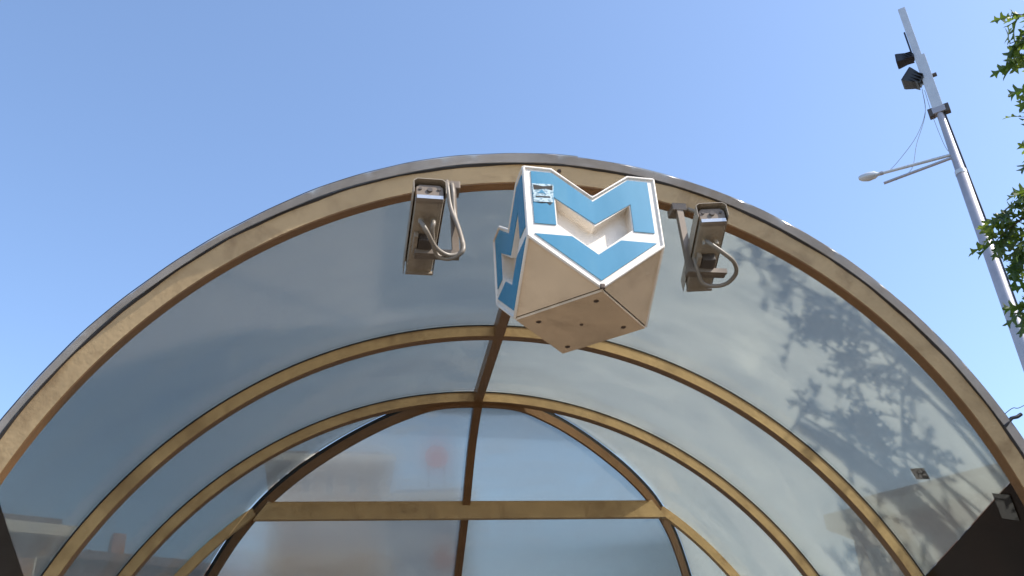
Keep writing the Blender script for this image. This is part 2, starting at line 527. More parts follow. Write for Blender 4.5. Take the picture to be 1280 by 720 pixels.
def bent_panel(name, y0f, y1f, side, m, zlo=None, zhi=None, r0=2.3035, r1=2.3105, n=44, label=None, a_top=89.62):
    """y0f(z), y1f(z): front and back edges; side +1 right, -1 left; zlo(y) bottom, zhi None = ridge"""
    rows = []
    for i in range(n + 1):
        row = []
        for j in range(7):
            tj = j / 6
            # find the angle range for this column by iterating on the bottom edge
            if zlo is None: alo = 0.0
            else:
                y = 0.0
                z = 1.0
                for _ in range(6):
                    y = y0f(z) * (1 - tj) + y1f(z) * tj
                    z = zlo(y)
                alo = math.degrees(math.asin(max(-0.99, min(0.99, z / r0))))
            if zhi is None: ahi = a_top
            else:
                z = 1.0
                for _ in range(6):
                    y = y0f(z) * (1 - tj) + y1f(z) * tj
                    z = zhi(y)
                ahi = math.degrees(math.asin(max(-0.99, min(0.99, z / r0))))
            a = math.radians(alo + (ahi - alo) * i / n)
            for r in (r0, r1):
                z = r * math.sin(a)
                y = y0f(z) * (1 - tj) + y1f(z) * tj
                row.append(W(side * r * math.cos(a), y, z))
        rows.append(row)
    vs = [p for r in rows for p in r]; K = 14; fs = []
    def idx(i, j, s): return i * K + j * 2 + s
    for i in range(n):
        for j in range(6):
            fs.append((idx(i, j, 0), idx(i, j + 1, 0), idx(i + 1, j + 1, 0), idx(i + 1, j, 0)))
            fs.append((idx(i, j, 1), idx(i + 1, j, 1), idx(i + 1, j + 1, 1), idx(i, j + 1, 1)))
        for j in (0, 6):
            fs.append((idx(i, j, 0), idx(i + 1, j, 0), idx(i + 1, j, 1), idx(i, j, 1)))
    for j in range(6):
        for i in (0, n):
            fs.append((idx(i, j, 0), idx(i, j + 1, 0), idx(i, j + 1, 1), idx(i, j, 1)))
    o = mesh_obj(name, vs, fs, m, canopy, smooth=40)
    if label: o['label'] = label
    return o

bays = [(lambda z: rake(z) + 0.030, lambda z: Y2 + 0.019), (lambda z: Y2 + 0.023, lambda z: Y3 + 0.018),
        (lambda z: Y3 + 0.022, lambda z: min(y_end(z * 0.975) + 0.012, Y4 + 0.02)), (lambda z: Y4 + 0.022, lambda z: max(Y4 + 0.03, y_end(z * 0.975) + 0.012))]
panels = {}
for bi, (a, b) in enumerate(bays):
    for side in (1, -1):
        top = None if bi < 3 else (lambda y: 1.82)
        at = 89.62 if bi < 2 else (86.5 if bi == 2 else 0)
        panels[bi, side] = bent_panel('glass_panel', a, b, side, M['glass'], z_edge, top, a_top=at)
        # opaque brown panel below the glazing
        lp = bent_panel('lower_panel', a, b, side, M['lower'], lambda y: 0.05, lambda y: z_edge(y) - 0.004, r0=2.302, r1=2.314, n=14)
for side in (1, -1):     # straight skirts below the axis, between rib legs
    for y0, y1 in ((0.06, Y2 + .019), (Y2 + .023, Y3 + .018), (Y3 + .022, Y4 + .02), (Y4 + .024, 4.7)):
        v, f = box_vf((side * 2.308, (y0 + y1) / 2, AX + (ZP + 0.048) / 2), (0.012, y1 - y0, 0.046 - ZP))
        mesh_obj('lower_panel', v, f, M['lower'], canopy)
    box('plinth', (side * 2.30, 2.3, (AX + ZP) / 2), (0.34, 5.0, AX + ZP), M['plinth'], canopy, bevel=0.012)
# end glazing in the inclined frame: two panes above the transom, two below
def end_pane(zlo, zhi, side):
    rows = []; n = 26
    nrm = Vector((0, KS, 1)).normalized()
    for i in range(n + 1):
        z = zlo + (zhi - zlo) * i / n
        xo = math.sqrt(max(0.0, 2.235 ** 2 - z * z))
        x0 = 0.0
        row = []
        for x in (x0, xo):
            for d in (-0.004, 0.004): row.append(W(side * x, y_end(z), z) + nrm * d)
        rows.append(row)
    vs = [p for r in rows for p in r]; fs = []
    for i in range(n):
        b = i * 4; c = b + 4
        fs += [(b, b + 2, c + 2, c), (b + 1, c + 1, c + 3, b + 3), (b, c, c + 1, b + 1), (b + 2, b + 3, c + 3, c + 2)]
    fs += [(0, 1, 3, 2), (n * 4, n * 4 + 2, n * 4 + 3, n * 4 + 1)]
    return mesh_obj('end_pane', vs, fs, M['glass_end'], canopy, smooth=40)
for s in (1, -1):
    end_pane(1.838, 2.228, s); end_pane(0.34, 1.80, s)

# sheet-metal flashing over the front arch, in two lengths with a lapped seam
def flashing(a0, a1, n, dr, dy, seed):
    rr = random.Random(seed)
    ph = [rr.uniform(0, 6.28) for _ in range(4)]
    secs = []
    for i in range(n + 1):
        ad = a0 + (a1 - a0) * i / n
        a = math.radians(ad)
        wob = 0.0014 * math.sin(ad * 0.21 + ph[0]) + 0.0009 * math.sin(ad * 0.53 + ph[1]) + 0.0004 * math.sin(ad * 1.3 + ph[2])
        lipw = 0.0035 * math.sin(ad * 0.53 + ph[3]) + wob
        def P(r, d):
            z = r * math.sin(a)
            return W(r * math.cos(a), rake(z) + d + dy, z)
        ts = max(0.0, min(1.0, (ad - 100) / 25)); ts = ts * ts * (3 - 2 * ts)
        ro = 2.3535 - 0.011 * ts + dr + wob
        secs.append([P(2.3245 + lipw * 0.8, -0.010 + lipw), P(ro - 0.004, -0.022 + lipw), P(ro, -0.019), P(ro + 0.001, 0.09),
                     P(ro - 0.0015, 0.09), P(ro - 0.0025, -0.016), P(ro - 0.006, -0.019 + lipw), P(2.3245 + lipw * .8, -0.007 + lipw)])
    fo = sweep('flashing', secs, M['flashing'], canopy, smooth=40)
    # dark weathered bead along the upper edge
    sweep('edge_seal', [[q[2] + (q[2] - W(0, q[2].y, 0)).normalized() * 0.0005, q[2] + (q[2] - W(0, q[2].y, 0)).normalized() * 0.0075 + Vector((0, 0.006, 0)), q[3] + Vector((0, -0.05, 0.004)), q[3] + Vector((0, -0.05, 0))] for q in secs], M['gasket'], fo, smooth=40)
    return fo
flashing(0, 88.2, 150, -0.0015, 0.0, 3)
flashing(86.9, 180, 150, 0.002, -0.003, 5)
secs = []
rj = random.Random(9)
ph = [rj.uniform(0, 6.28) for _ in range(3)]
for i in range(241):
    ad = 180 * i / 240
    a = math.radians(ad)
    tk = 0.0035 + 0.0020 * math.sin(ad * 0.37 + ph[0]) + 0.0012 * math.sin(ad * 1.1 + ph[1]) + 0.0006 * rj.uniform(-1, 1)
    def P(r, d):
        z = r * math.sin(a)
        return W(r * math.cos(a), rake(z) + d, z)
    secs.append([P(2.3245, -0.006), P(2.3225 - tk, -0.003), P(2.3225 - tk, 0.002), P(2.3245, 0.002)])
sweep('joint_shadow', secs, M['seam'], front)  # dark bead along the joint, drawn as the shadow line under the flashing
# bolt and cracked paint spot on the front arch, near the seam
def disc_bolt(name, c, nrm, r, h, m, parent):
    c = Vector(c); nrm = Vector(nrm).normalized()
    return tube(name, [c, c + nrm * h * 0.6, c + nrm * h], [r, r, r * 0.7], m, parent, 10)
fn = Vector((0, -1, -T1)).normalized()
for (x, r) in ((0.052, 2.300),):
    z = math.sqrt(r * r - x * x)
    disc_bolt('bolt', W(x, rake(z) + 0.001, z), fn, 0.0085, 0.007, M['bolt'], front)

# stickers stuck inside the glazing
def cyl_quad(name, y0, z0, w, h, rot, r, m, parent, label):
    a0 = math.asin(z0 / r)
    vs = []
    for rr in (r, r - 0.0015):
        for (u, v_) in ((-w / 2, -h / 2), (w / 2, -h / 2), (w / 2, h / 2), (-w / 2, h / 2)):
            du = u * math.cos(rot) - v_ * math.sin(rot); dv = u * math.sin(rot) + v_ * math.cos(rot)
            a = a0 + dv / r
            vs.append(W(rr * math.cos(a), y0 + du, rr * math.sin(a)))
    o = mesh_obj(name, vs, [(0, 1, 2, 3), (4, 7, 6, 5), (0, 4, 5, 1), (1, 5, 6, 2), (2, 6, 7, 3), (3, 7, 4, 0)], m, parent)
    o['label'] = label
    return o
cyl_quad('sticker', 0.24, 1.31, 0.085, 0.06, 0.35, 2.301, M['sticker_bw'], panels[0, 1], 'small torn black and white sticker on the right glass')
cyl_quad('sticker', -0.075, 1.055, 0.09, 0.12, 0.45, 2.2985, M['sticker_dark'], panels[0, 1], 'torn sticker on the dark lower panel by the front rib')
# little black cable bracket on the outside of the front arch, low on the right
br = Vector(W(1.955, rake(1.36) - 0.01, 1.335))
cb = tube('cable_bracket', [br + Vector((-.03, 0.02, -.03)), br, br + Vector((.028, 0, .006)), br + Vector((.05, .0, .018))], 0.008, M['black'], canopy, 8)
tube('cable', catmull([br + Vector((-.02, 0.02, .02)), br + Vector((.02, 0, .045)), br + Vector((.06, 0, .05)), br + Vector((.2, 0, .12))], 5), 0.0016, M['black'], cb, 6)

# ------------------------------------------------------------------ metro sign
SX, SY, SS, ZC = 0.0, -0.9413, 0.4639, 1.6152
PSI = 0.073
H = SS / 2
ZTOP, ZV, ZNOTCH = 0.2735, -0.1775, 0.171
sign = empty('station_sign', W(SX, SY, ZC + ZV), 'white and blue cube sign with a letter M on each side under the front arch', 'sign')
def SP(face, u, w, z):          # face 0..3 turned about the vertical; w = out of the face
    a = PSI + face * math.pi / 2
    x = u; y = -(H + w)
    return W(SX + x * math.cos(a) - y * math.sin(a), SY + x * math.sin(a) + y * math.cos(a), ZC + z)
outline = [(-H, 0), (0, ZV), (H, 0), (H, ZTOP), (0.137, ZTOP), (0, ZNOTCH), (-0.137, ZTOP), (-H, ZTOP)]
recess = [(-0.130, 0.055), (0, -0.047), (0.130, 0.055), (0.130, 0.154), (0, 0.058), (-0.130, 0.154)]
DEP = 0.045
def face_mesh(face):
    bm = bmesh.new()
    ov = [bm.verts.new(SP(face, u, 0, z)) for u, z in outline]
    rv = [bm.verts.new(SP(face, u, 0, z)) for u, z in recess]
    fv = [bm.verts.new(SP(face, u, -DEP, z)) for u, z in recess]
    # ring between outline and recess
    O = {'lb': ov[0], 'v': ov[1], 'rb': ov[2], 'rt': ov[3], 'rf': ov[4], 'n': ov[5], 'lf': ov[6], 'lt': ov[7]}
    quads = [(ov[0], ov[1], rv[1], rv[0]), (ov[1], ov[2], rv[2], rv[1]), (ov[2], ov[3], rv[3], rv[2]), (ov[3], ov[4], rv[3]),
             (ov[4], ov[5], rv[4], rv[3]), (ov[5], ov[6], rv[5], rv[4]), (ov[6], ov[7], rv[5]), (ov[7], ov[0], rv[0], rv[5])]
    for q in quads: bm.faces.new(q)
    for i in range(6):
        j = (i + 1) % 6
        bm.faces.new((rv[i], rv[j], fv[j], fv[i]))
    bm.faces.new((fv[0], fv[1], fv[4], fv[5])); bm.faces.new((fv[1], fv[2], fv[3], fv[4]))
    bmesh.ops.recalc_face_normals(bm, faces=list(bm.faces))
    me = bpy.data.meshes.new('letter_face'); bm.to_mesh(me); bm.free()
    c = SP(face, 0, -0.2, 0.1)
    # face outward
    me.materials.append(M['sign_white'])
    o = bpy.data.objects.new('letter_face', me); COL.objects.link(o)
    o.parent = sign; o.matrix_parent_inverse = world_of(sign).inverted()
    return o
def plate(name, pts, w0, w1, face, m, parent, tris=None):
    n = len(pts)
    vs = [SP(face, u, w0, z) for u, z in pts] + [SP(face, u, w1, z) for u, z in pts]
    tops = tris or [tuple(range(n))]
    fs = [tuple(n + i for i in t) for t in tops] + [tuple(reversed(t)) for t in tops]
    fs += [(i, (i + 1) % n, n + (i + 1) % n, n + i) for i in range(n)]
    return mesh_obj(name, vs, fs, m, parent)
UP_Q = [(0, 1, 2, 11), (2, 10, 11), (2, 3, 9, 10), (3, 4, 8, 9), (4, 7, 8), (4, 5, 6, 7)]
LO_Q = [(0, 1, 5), (1, 4, 5), (1, 3, 4), (1, 2, 3)]
upper = [(-0.208, 0.050), (-0.135, 0.050), (-0.135, 0.160), (0, 0.066), (0.135, 0.160), (0.135, 0.050), (0.208, 0.050), (0.208, 0.259),
         (0.134, 0.259), (0, 0.156), (-0.134, 0.259), (-0.208, 0.259)]
lower = [(-0.210, 0.010), (0, -0.150), (0.210, 0.010), (0.084, 0.010), (0, -0.053), (-0.084, 0.010)]
for fc in range(4):
    fo = face_mesh(fc)
    plate('upper_blue_stroke', upper, -0.001, 0.0028, fc, M['sign_blue'], fo, UP_Q)
    plate('lower_blue_chevron', lower, -0.001, 0.0028, fc, M['sign_blue'], fo, LO_Q)
    if fc == 0:
        st = plate('sticker', [(-0.206, 0.134), (-0.139, 0.137), (-0.133, 0.211), (-0.207, 0.207)], 0.0031, 0.0046, fc, M['sticker_blue'], fo)
        dk = M['seam']
        plate('print', [(-0.203, 0.182), (-0.16, 0.190), (-0.138, 0.185), (-0.137, 0.205), (-0.17, 0.199), (-0.204, 0.203)], 0.0047, 0.0050, fc, dk, st, [(0, 1, 4, 5), (1, 2, 3, 4)])
        plate('print', [(-0.192, 0.166), (-0.176, 0.186), (-0.160, 0.166), (-0.176, 0.172)], 0.0051, 0.0054, fc, M['sign_blue'], st, [(0, 3, 1), (3, 2, 1)])
        plate('print', [(-0.198, 0.152), (-0.148, 0.154), (-0.148, 0.160), (-0.198, 0.157)], 0.0047, 0.0050, fc, dk, st)
        plate('torn_edge', [(-0.200, 0.1335), (-0.142, 0.1365), (-0.150, 0.125), (-0.160, 0.134), (-0.180, 0.130)], 0.0030, 0.0034, fc, dk, st, [(0, 3, 1), (1, 3, 2), (0, 4, 3)])
        st['label'] = 'scribbled pale square sticker on the upper left blue stroke'
    # raised rim along the outer edge of the face
    rim = []
# corner edges, lower corner facets, bottom plate, roof of the cube
for fc in range(4):
    a, b = SP(fc, H, 0, 0), SP(fc, H, 0, ZTOP)
    tube('corner_trim', [a, b], 0.0055, M['sign_white'], sign, 8)
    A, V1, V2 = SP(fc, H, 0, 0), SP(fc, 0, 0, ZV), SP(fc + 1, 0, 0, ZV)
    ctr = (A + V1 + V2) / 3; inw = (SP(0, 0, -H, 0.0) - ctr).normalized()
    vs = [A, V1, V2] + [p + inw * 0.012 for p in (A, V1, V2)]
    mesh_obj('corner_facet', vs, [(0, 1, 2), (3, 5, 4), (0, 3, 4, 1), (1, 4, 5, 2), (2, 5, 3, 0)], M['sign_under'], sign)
    # chevron trim under the letter face
    tube('edge_trim', [SP(fc, -H, 0, 0), SP(fc, 0, 0, ZV), SP(fc, H, 0, 0)], 0.006, M['sign_white'], sign, 8)
    tube('top_trim', [SP(fc, -H, 0, ZTOP), SP(fc, -.137, 0, ZTOP), SP(fc, 0, 0, ZNOTCH), SP(fc, .137, 0, ZTOP), SP(fc, H, 0, ZTOP)], 0.006, M['sign_white'], sign, 8)
bpv = [SP(f_, 0, 0.0, ZV) for f_ in range(4)]
cz = SP(0, 0, -H, ZV)
pv = [cz + (p - cz) * 0.985 + Vector((0, 0, -0.009)) for p in bpv] + [cz + (p - cz) * 0.985 + Vector((0, 0, 0.012)) for p in bpv]
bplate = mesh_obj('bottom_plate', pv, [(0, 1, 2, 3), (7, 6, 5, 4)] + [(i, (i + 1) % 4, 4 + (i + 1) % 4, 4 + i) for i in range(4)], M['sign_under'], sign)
sv = [cz + (p - cz) * 1.006 + Vector((0, 0, 0.0)) for p in bpv] + [cz + (p - cz) * 1.004 + Vector((0, 0, 0.006)) for p in bpv]
mesh_obj('plate_joint', sv, [(0, 1, 2, 3), (7, 6, 5, 4)] + [(i, (i + 1) % 4, 4 + (i + 1) % 4, 4 + i) for i in range(4)], M['seam'], sign)
for (u, w_) in ((0, -0.165), (-0.150, 0), (0, 0.17), (0.150, 0), (0, 0.0)):
    rx = u * math.cos(PSI) - w_ * math.sin(PSI); ry = u * math.sin(PSI) + w_ * math.cos(PSI)
    r = 0.0085 if (u or w_) else 0.006
    disc_bolt('screw', cz + Vector((rx, ry, -0.009)), (0, 0, -1), r, 0.004, M['bolt'], bplate)
box('tip_bolt', SP(0, 0, 0.004, ZV + 0.004), (0.016, 0.012, 0.016), M['bolt'], sign, None, 0.003)
# roof: four sloping gutters meeting under the notches
rc = SP(0, 0, -H, 0.12)
for fc in range(4):
    # triangles from each notch side to the centre
    L_, N_, R_ = SP(fc, -0.137, 0, ZTOP), SP(fc, 0, 0, ZNOTCH), SP(fc, 0.137, 0, ZTOP)
    K1, K2 = SP(fc, -H, 0, ZTOP), SP(fc, H, 0, ZTOP)
    NL = SP(fc + 1, 0.0, 0, ZNOTCH)
    RL = SP(fc + 1, -0.137, 0, ZTOP)
    vs = [N_, R_, K2, RL, NL, rc]
    vs2 = [p - Vector((0, 0, 0.01)) for p in vs]
    mesh_obj('roof_plate', vs + vs2, [(0, 1, 5), (1, 2, 3), (1, 3, 5), (3, 4, 5), (6, 11, 7), (7, 9, 8), (7, 11, 9), (9, 11, 10)], M['sign_white'], sign, recalc=False)
# hanger from the front arch to the sign
for sx in (-0.06, 0.06):
    tube('hanger', [W(sx, -0.632, 2.252), W(sx, -0.70, 2.16), W(sx, -0.80, 1.95), W(sx, -0.84, 1.80)], 0.014, M['bracket'], sign, 8)
box('hanger_plate', W(0, -0.615, 2.245), (0.20, 0.05, 0.008), M['bracket'], sign)

# ------------------------------------------------------------------ security cameras
def security_camera(N, F, arm, bar, conduits, base, label):
    N, F = W(*N), W(*F)
    root = empty('security_camera', base and W(*base), label, 'camera', 'security cameras under the front arch')
    d = (F - N).normalized()
    right = d.cross(Vector((0, 0, 1))).normalized()
    up = right.cross(d)
    w, h, Ln = 0.103, 0.074, (F - N).length
    def P(s, x, z): return N + d * s + right * x + up * z
    # housing body: rounded cross-section
    def section(s, k=1.0, z0=0.0):
        hw = w / 2 * k; c = 0.012
        pts = [(-hw + c, 0), (hw - c, 0), (hw - c * .3, c * .3), (hw, c), (hw, h * k - c), (hw - c, h * k), (-hw + c, h * k), (-hw, h * k - c), (-hw, c), (-hw + c * .3, c * .3)]
        return [P(s, x, z + z0) for x, z in pts]
    body = sweep('housing', [section(0.012), section(0.02), section(Ln - 0.02), section(Ln - 0.008, 0.97, .001)], M['cam_metal'], root, smooth=40)
    # near end cap, bright, with a gland hole and a carrying loop
    cap = sweep('end_cap', [section(-0.006, 0.93, .002), section(0.0, 1.02, -0.001), section(0.014, 1.025, -0.001)], M['bracket'], root, smooth=40)
    sweep('cap_edge', [[P(-0.0005, x, 0.004), P(-0.010, x, 0.001), P(-0.0115, x, 0.016), P(-0.004, x, 0.022)] for x in (-w * .46, w * .46)], M['cam_bright'], cap, smooth=None)
    tube('cable_port', [P(-0.004, 0, 0.045), P(-0.012, 0, 0.045)], 0.010, M['cam_dark'], cap, 10)
    tube('cap_screw', [P(-0.004, -0.034, 0.05), P(-0.010, -0.034, 0.05)], 0.006, M['cam_dark'], cap, 8)
    tube('cap_screw', [P(-0.004, 0.034, 0.05), P(-0.010, 0.034, 0.05)], 0.006, M['cam_dark'], cap, 8)
    # sun shield: bent sheet over the top and down both sides, overhanging each end
    hs = w / 2 + 0.008
    prof = [(-hs, 0.020), (-hs, h + 0.004), (-hs + .014, h + 0.016), (hs - .014, h + 0.016), (hs, h + 0.004), (hs, 0.020)]
    inn = [(hs - .0025, 0.020), (hs - .0025, h + 0.003), (hs - .015, h + 0.0135), (-hs + .015, h + 0.0135), (-hs + .0025, h + 0.003), (-hs + .0025, 0.020)]
    sweep('sun_shield', [[P(s, x, z) for x, z in prof + inn] for s in (-0.022, Ln + 0.032)], M['cam_metal'], root, smooth=None)
    # lens end: dark window behind the shield
    sweep('window', [section(Ln - 0.007, 0.94, .002), section(Ln + 0.004, 0.94, .002)], M['black'], root, smooth=None)
    v, f = box_vf((0, 0, 0), (w * 1.02, 0.012, 0.012), Matrix((right, d, up)).transposed())
    mesh_obj('front_lip', [p + P(Ln - 0.004, 0, -0.002) for p in v], f, M['cam_metal'], root)
    # tilting head between the bar and the housing
    s0 = Ln * 0.60
    v, f = box_vf((0, 0, 0), (0.052, 0.075, 0.032), Matrix((right, d, up)).transposed())
    mesh_obj('mount_block', [p + P(s0 - .03, 0.004, -0.017) for p in v], f, M['cam_dark'], root, bevel=0.004)
    v, f = box_vf((0, 0, 0), (0.016, 0.10, 0.026), Matrix((right, d, up)).transposed())
    mesh_obj('clevis', [p + P(s0 - .03, -0.033, -0.014) for p in v], f, M['cam_metal'], root, bevel=0.003)
    for x in (-0.022, 0.022):
        tube('cable_gland', [P(0.10, x, 0.002), P(0.10, x, -0.014), P(0.10, x, -0.022)], [0.0115, 0.0115, 0.009], M['cam_metal'], root, 10)
    # bracket
    a0, a1 = W(*arm[0]), W(*arm[1])
    bb = W(*arm[0])
    box('wall_plate', (bb.x, bb.y + 0.02, bb.z + 0.006), (0.062, 0.07, 0.034), M['bracket'], root, bevel=0.004)
    sweep('arm', [[p + Vector((sx, sy, 0)) for sx, sy in ((-.013, -.013), (.013, -.013), (.013, .013), (-.013, .013))] for p in (a0, a1 - Vector((0, 0, .014)))], M['bracket'], root, smooth=None)
    b0, b1 = W(*bar[0]), W(*bar[1])
    v0 = (b1 - b0).normalized(); pv_ = Vector((0, 0, 1)); qv = v0.cross(pv_)
    sweep('support_bar', [[p + pv_ * sz + qv * sy for sy, sz in ((-.022, -.011), (.022, -.011), (.022, .009), (-.022, .009))] for p in (b0, b1)], M['bracket'], root, smooth=None)
    for pts, rad in conduits:
        tube('conduit', catmull([W(*q) for q in pts], 7), rad, M['conduit'], root, 10)
    return root
security_camera((-0.505, -0.905, 1.935), (-0.517, -0.50, 1.872), [(-0.392, -0.640, 2.19), (-0.387, -0.655, 1.885)], [(-0.545, -0.660, 1.862), (-0.374, -0.66, 1.862)],
    [([(-0.530, -0.805, 1.915), (-0.53, -0.835, 1.885), (-0.512, -0.834, 1.85), (-0.475, -0.776, 1.82), (-0.426, -0.74, 1.81), (-0.378, -0.73, 1.83), (-0.37, -0.726, 1.88), (-0.384, -0.695, 1.98), (-0.404, -0.671, 2.07), (-0.413, -0.669, 2.16), (-0.413, -0.64, 2.22)], 0.0085),
     ([(-0.487, -0.805, 1.915), (-0.487, -0.835, 1.885), (-0.491, -0.82, 1.86), (-0.472, -0.739, 1.82), (-0.438, -0.731, 1.8), (-0.399, -0.73, 1.81), (-0.368, -0.74, 1.84), (-0.374, -0.692, 1.95), (-0.39, -0.664, 2.05), (-0.394, -0.672, 2.15), (-0.394, -0.64, 2.215)], 0.0085)],
    (-0.51, -0.70, 1.86), 'boxy grey security camera with twin looped conduits left of the cube sign')
security_camera((0.590, -0.842, 1.935), (0.655, -0.445, 1.872), [(0.560, -0.600, 2.165), (0.566, -0.604, 1.885)], [(0.548, -0.600, 1.862), (0.712, -0.60, 1.862)],
    [([(0.590, -0.745, 1.92), (0.586, -0.78, 1.885), (0.638, -0.771, 1.85), (0.691, -0.738, 1.83), (0.723, -0.674, 1.82), (0.709, -0.611, 1.81), (0.667, -0.583, 1.81), (0.614, -0.587, 1.82), (0.585, -0.624, 1.87), (0.58, -0.63, 1.95), (0.588, -0.63, 2.02), (0.617, -0.62, 2.09), (0.640, -0.61, 2.14), (0.60, -0.60, 2.17)], 0.0085)],
    (0.63, -0.64, 1.86), 'boxy grey security camera with one big conduit loop right of the cube sign')

# ------------------------------------------------------------------ lamp pole behind the canopy
PX, PY = 8.44, 6.86
pole = empty('lamp_pole', (PX, PY, 0), 'tall grey steel lamp pole with floodlights behind the canopy', 'lamp pole')
def ppt(dx, dy, z): return Vector((PX + dx, PY + dy, z + AX))
zz = [-AX, 2, 5.2, 8.42, 8.43, 9.62]
rr_ = [0.115, 0.108, 0.098, 0.084, 0.074, 0.056]
tube('pole_shaft', [ppt(0, 0, z) for z in zz], rr_, M['pole'], pole, 20)
tube('pole_collar', [ppt(0, 0, 8.39), ppt(0, 0, 8.46)], 0.089, M['pole_light'], pole, 20)
tube('base_flange', [(PX, PY, 0.0), (PX, PY, 0.04)], 0.3, M['pole'], pole, 20)
v_side = Vector((0.77, -0.64, 0)).normalized(); v_dep = Vector((0.64, 0.77, 0)).normalized()
Rm = Matrix((v_side, v_dep, Vector((0, 0, 1)))).transposed()
box('upper_box', ppt(0, 0, 10.28), (0.165, 0.11, 1.12), M['pole_light'], pole, Rm, 0.008)
box('top_tube', Vector(ppt(0, 0, 11.39)) - v_side * 0.02, (0.118, 0.09, 1.12), M['pole_light'], pole, Rm, 0.006)
clamp = box('clamp', ppt(0, 0, 9.66), (0.20, 0.14, 0.11), M['pole'], pole, Rm, 0.01)
for sx in (-0.12, 0.12):
    box('clamp_block', ppt(0, 0, 9.66) + v_side * sx, (0.085, 0.11, 0.15), M['cam_dark'], clamp, Rm, 0.01)
tube('antenna_rod', [ppt(0, 0, 10.9) - v_side * 0.10, ppt(0, 0, 11.45) - v_side * 0.10], 0.014, M['black'], pole, 6)
tube('side_bolt', [ppt(0, 0, 10.38) + v_side * 0.07, ppt(0, 0, 10.38) + v_side * 0.15], 0.035, M['cam_dark'], pole, 8)
# cable running down the sunny side of the shaft
tube('shaft_cable', [ppt(0, 0, z) + v_side * r - v_dep * 0.01 for z, r in ((2, .120), (5.2, .111), (7.6, .101), (8.6, .086), (9.6, .068))], 0.013, M['black'], pole, 6)
# floodlights
def floodlight(c, w, h, dep, tilt, yaw):
    R = Matrix.Rotation(yaw, 3, 'Z') @ Matrix.Rotation(tilt, 3, 'Y')
    secs = []
    for s, k in ((-dep / 2, 1.0), (-dep / 2 + .03, 1.0), (dep * 0.1, 0.78), (dep / 2, 0.5)):
        secs.append([Vector(c) + R @ Vector((s, sy * w / 2 * k, sz * h / 2 * k)) for sy, sz in ((-1, -1), (1, -1), (1, 1), (-1, 1))])
    fl = sweep('floodlight', secs, M['black'], pole, smooth=None)
    for q in range(4):
        zz_ = -h * .3 + q * h * .2
        v, f = box_vf((0.02, 0, zz_), (dep * .75, w * 0.9, 0.012), None)
        mesh_obj('cooling_fin', [Vector(c) + R @ p for p in v], f, M['black'], fl)
    tube('yoke', [Vector(c), ppt(0, 0, c[2] - AX) - v_side * 0.02], 0.02, M['black'], fl, 6)
floodlight(ppt(-0.17, 0.14, 10.90), 0.22, 0.16, 0.28, 0.1, 2.45 + math.pi)
floodlight(ppt(-0.15, 0.12, 10.42), 0.28, 0.26, 0.28, 0.75, 2.45 + math.pi)
# lamp arms
a1 = tube('lamp_arm', [ppt(0, 0, 8.79), Vector((7.55, 7.57, 8.87 + AX))], 0.026, M['pole_light'], pole, 8)
tube('bare_arm', [ppt(0, 0, 8.74), Vector((7.58, 7.56, 8.68 + AX))], 0.024, M['pole'], pole, 8)
dl = (Vector((7.30, 7.77, 8.90)) - Vector((7.55, 7.57, 8.87))).normalized()
c0 = Vector((7.57, 7.55, 8.868 + AX))
side = dl.cross(Vector((0, 0, 1))).normalized(); upv = side.cross(dl)
secs = []
for s, wd, ht, dz in ((0, .06, .06, 0), (.05, .07, .07, 0), (.09, .14, .12, 0.0), (.2, .17, .145, -.006), (.30, .13, .11, 0.0), (.345, .06, .055, .006)):
    secs.append([c0 + dl * s + side * (wd / 2 * math.cos(t)) + upv * (ht / 2 * math.sin(t) + dz) for t in [k * math.pi / 6 for k in range(12)]])
lh = sweep('lamp_head', secs, M['pole_light'], a1, smooth=50)
secs = []
for s, wd, ht in ((.10, .08, .02), (.2, .11, .035), (.3, .08, .02)):
    secs.append([c0 + dl * s + side * (wd / 2 * math.cos(t)) + upv * (-0.045 + ht / 2 * math.sin(t)) for t in [k * math.pi / 5 for k in range(10)]])
tube('arm_cap', [Vector((7.56, 7.56, 8.87 + AX)), Vector((7.60, 7.53, 8.868 + AX))], 0.035, M['pole'], a1, 8)
# slack wires from the floodlights down to the arms
wa = ppt(-0.10, 0.08, 10.2)
tube('slack_wire', catmull([wa, ppt(-0.15, 0.12, 9.75), ppt(-0.33, 0.28, 9.35), ppt(-0.62, 0.5, 9.0), Vector((7.66, 7.5, 8.86 + AX))], 6), 0.0042, M['wire'], pole, 5)
tube('slack_wire', catmull([wa, ppt(-0.16, 0.13, 9.7), ppt(-0.36, 0.30, 9.2), ppt(-0.50, 0.42, 8.78), ppt(-0.72, 0.58, 8.66)], 6), 0.0042, M['wire'], pole, 5)
tube('slack_wire', catmull([ppt(-0.08, 0.06, 10.15), ppt(-0.09, 0.07, 9.6), ppt(-0.07, 0.06, 9.0), ppt(-0.03, 0.02, 8.8)], 6), 0.004, M['wire'], pole, 5)

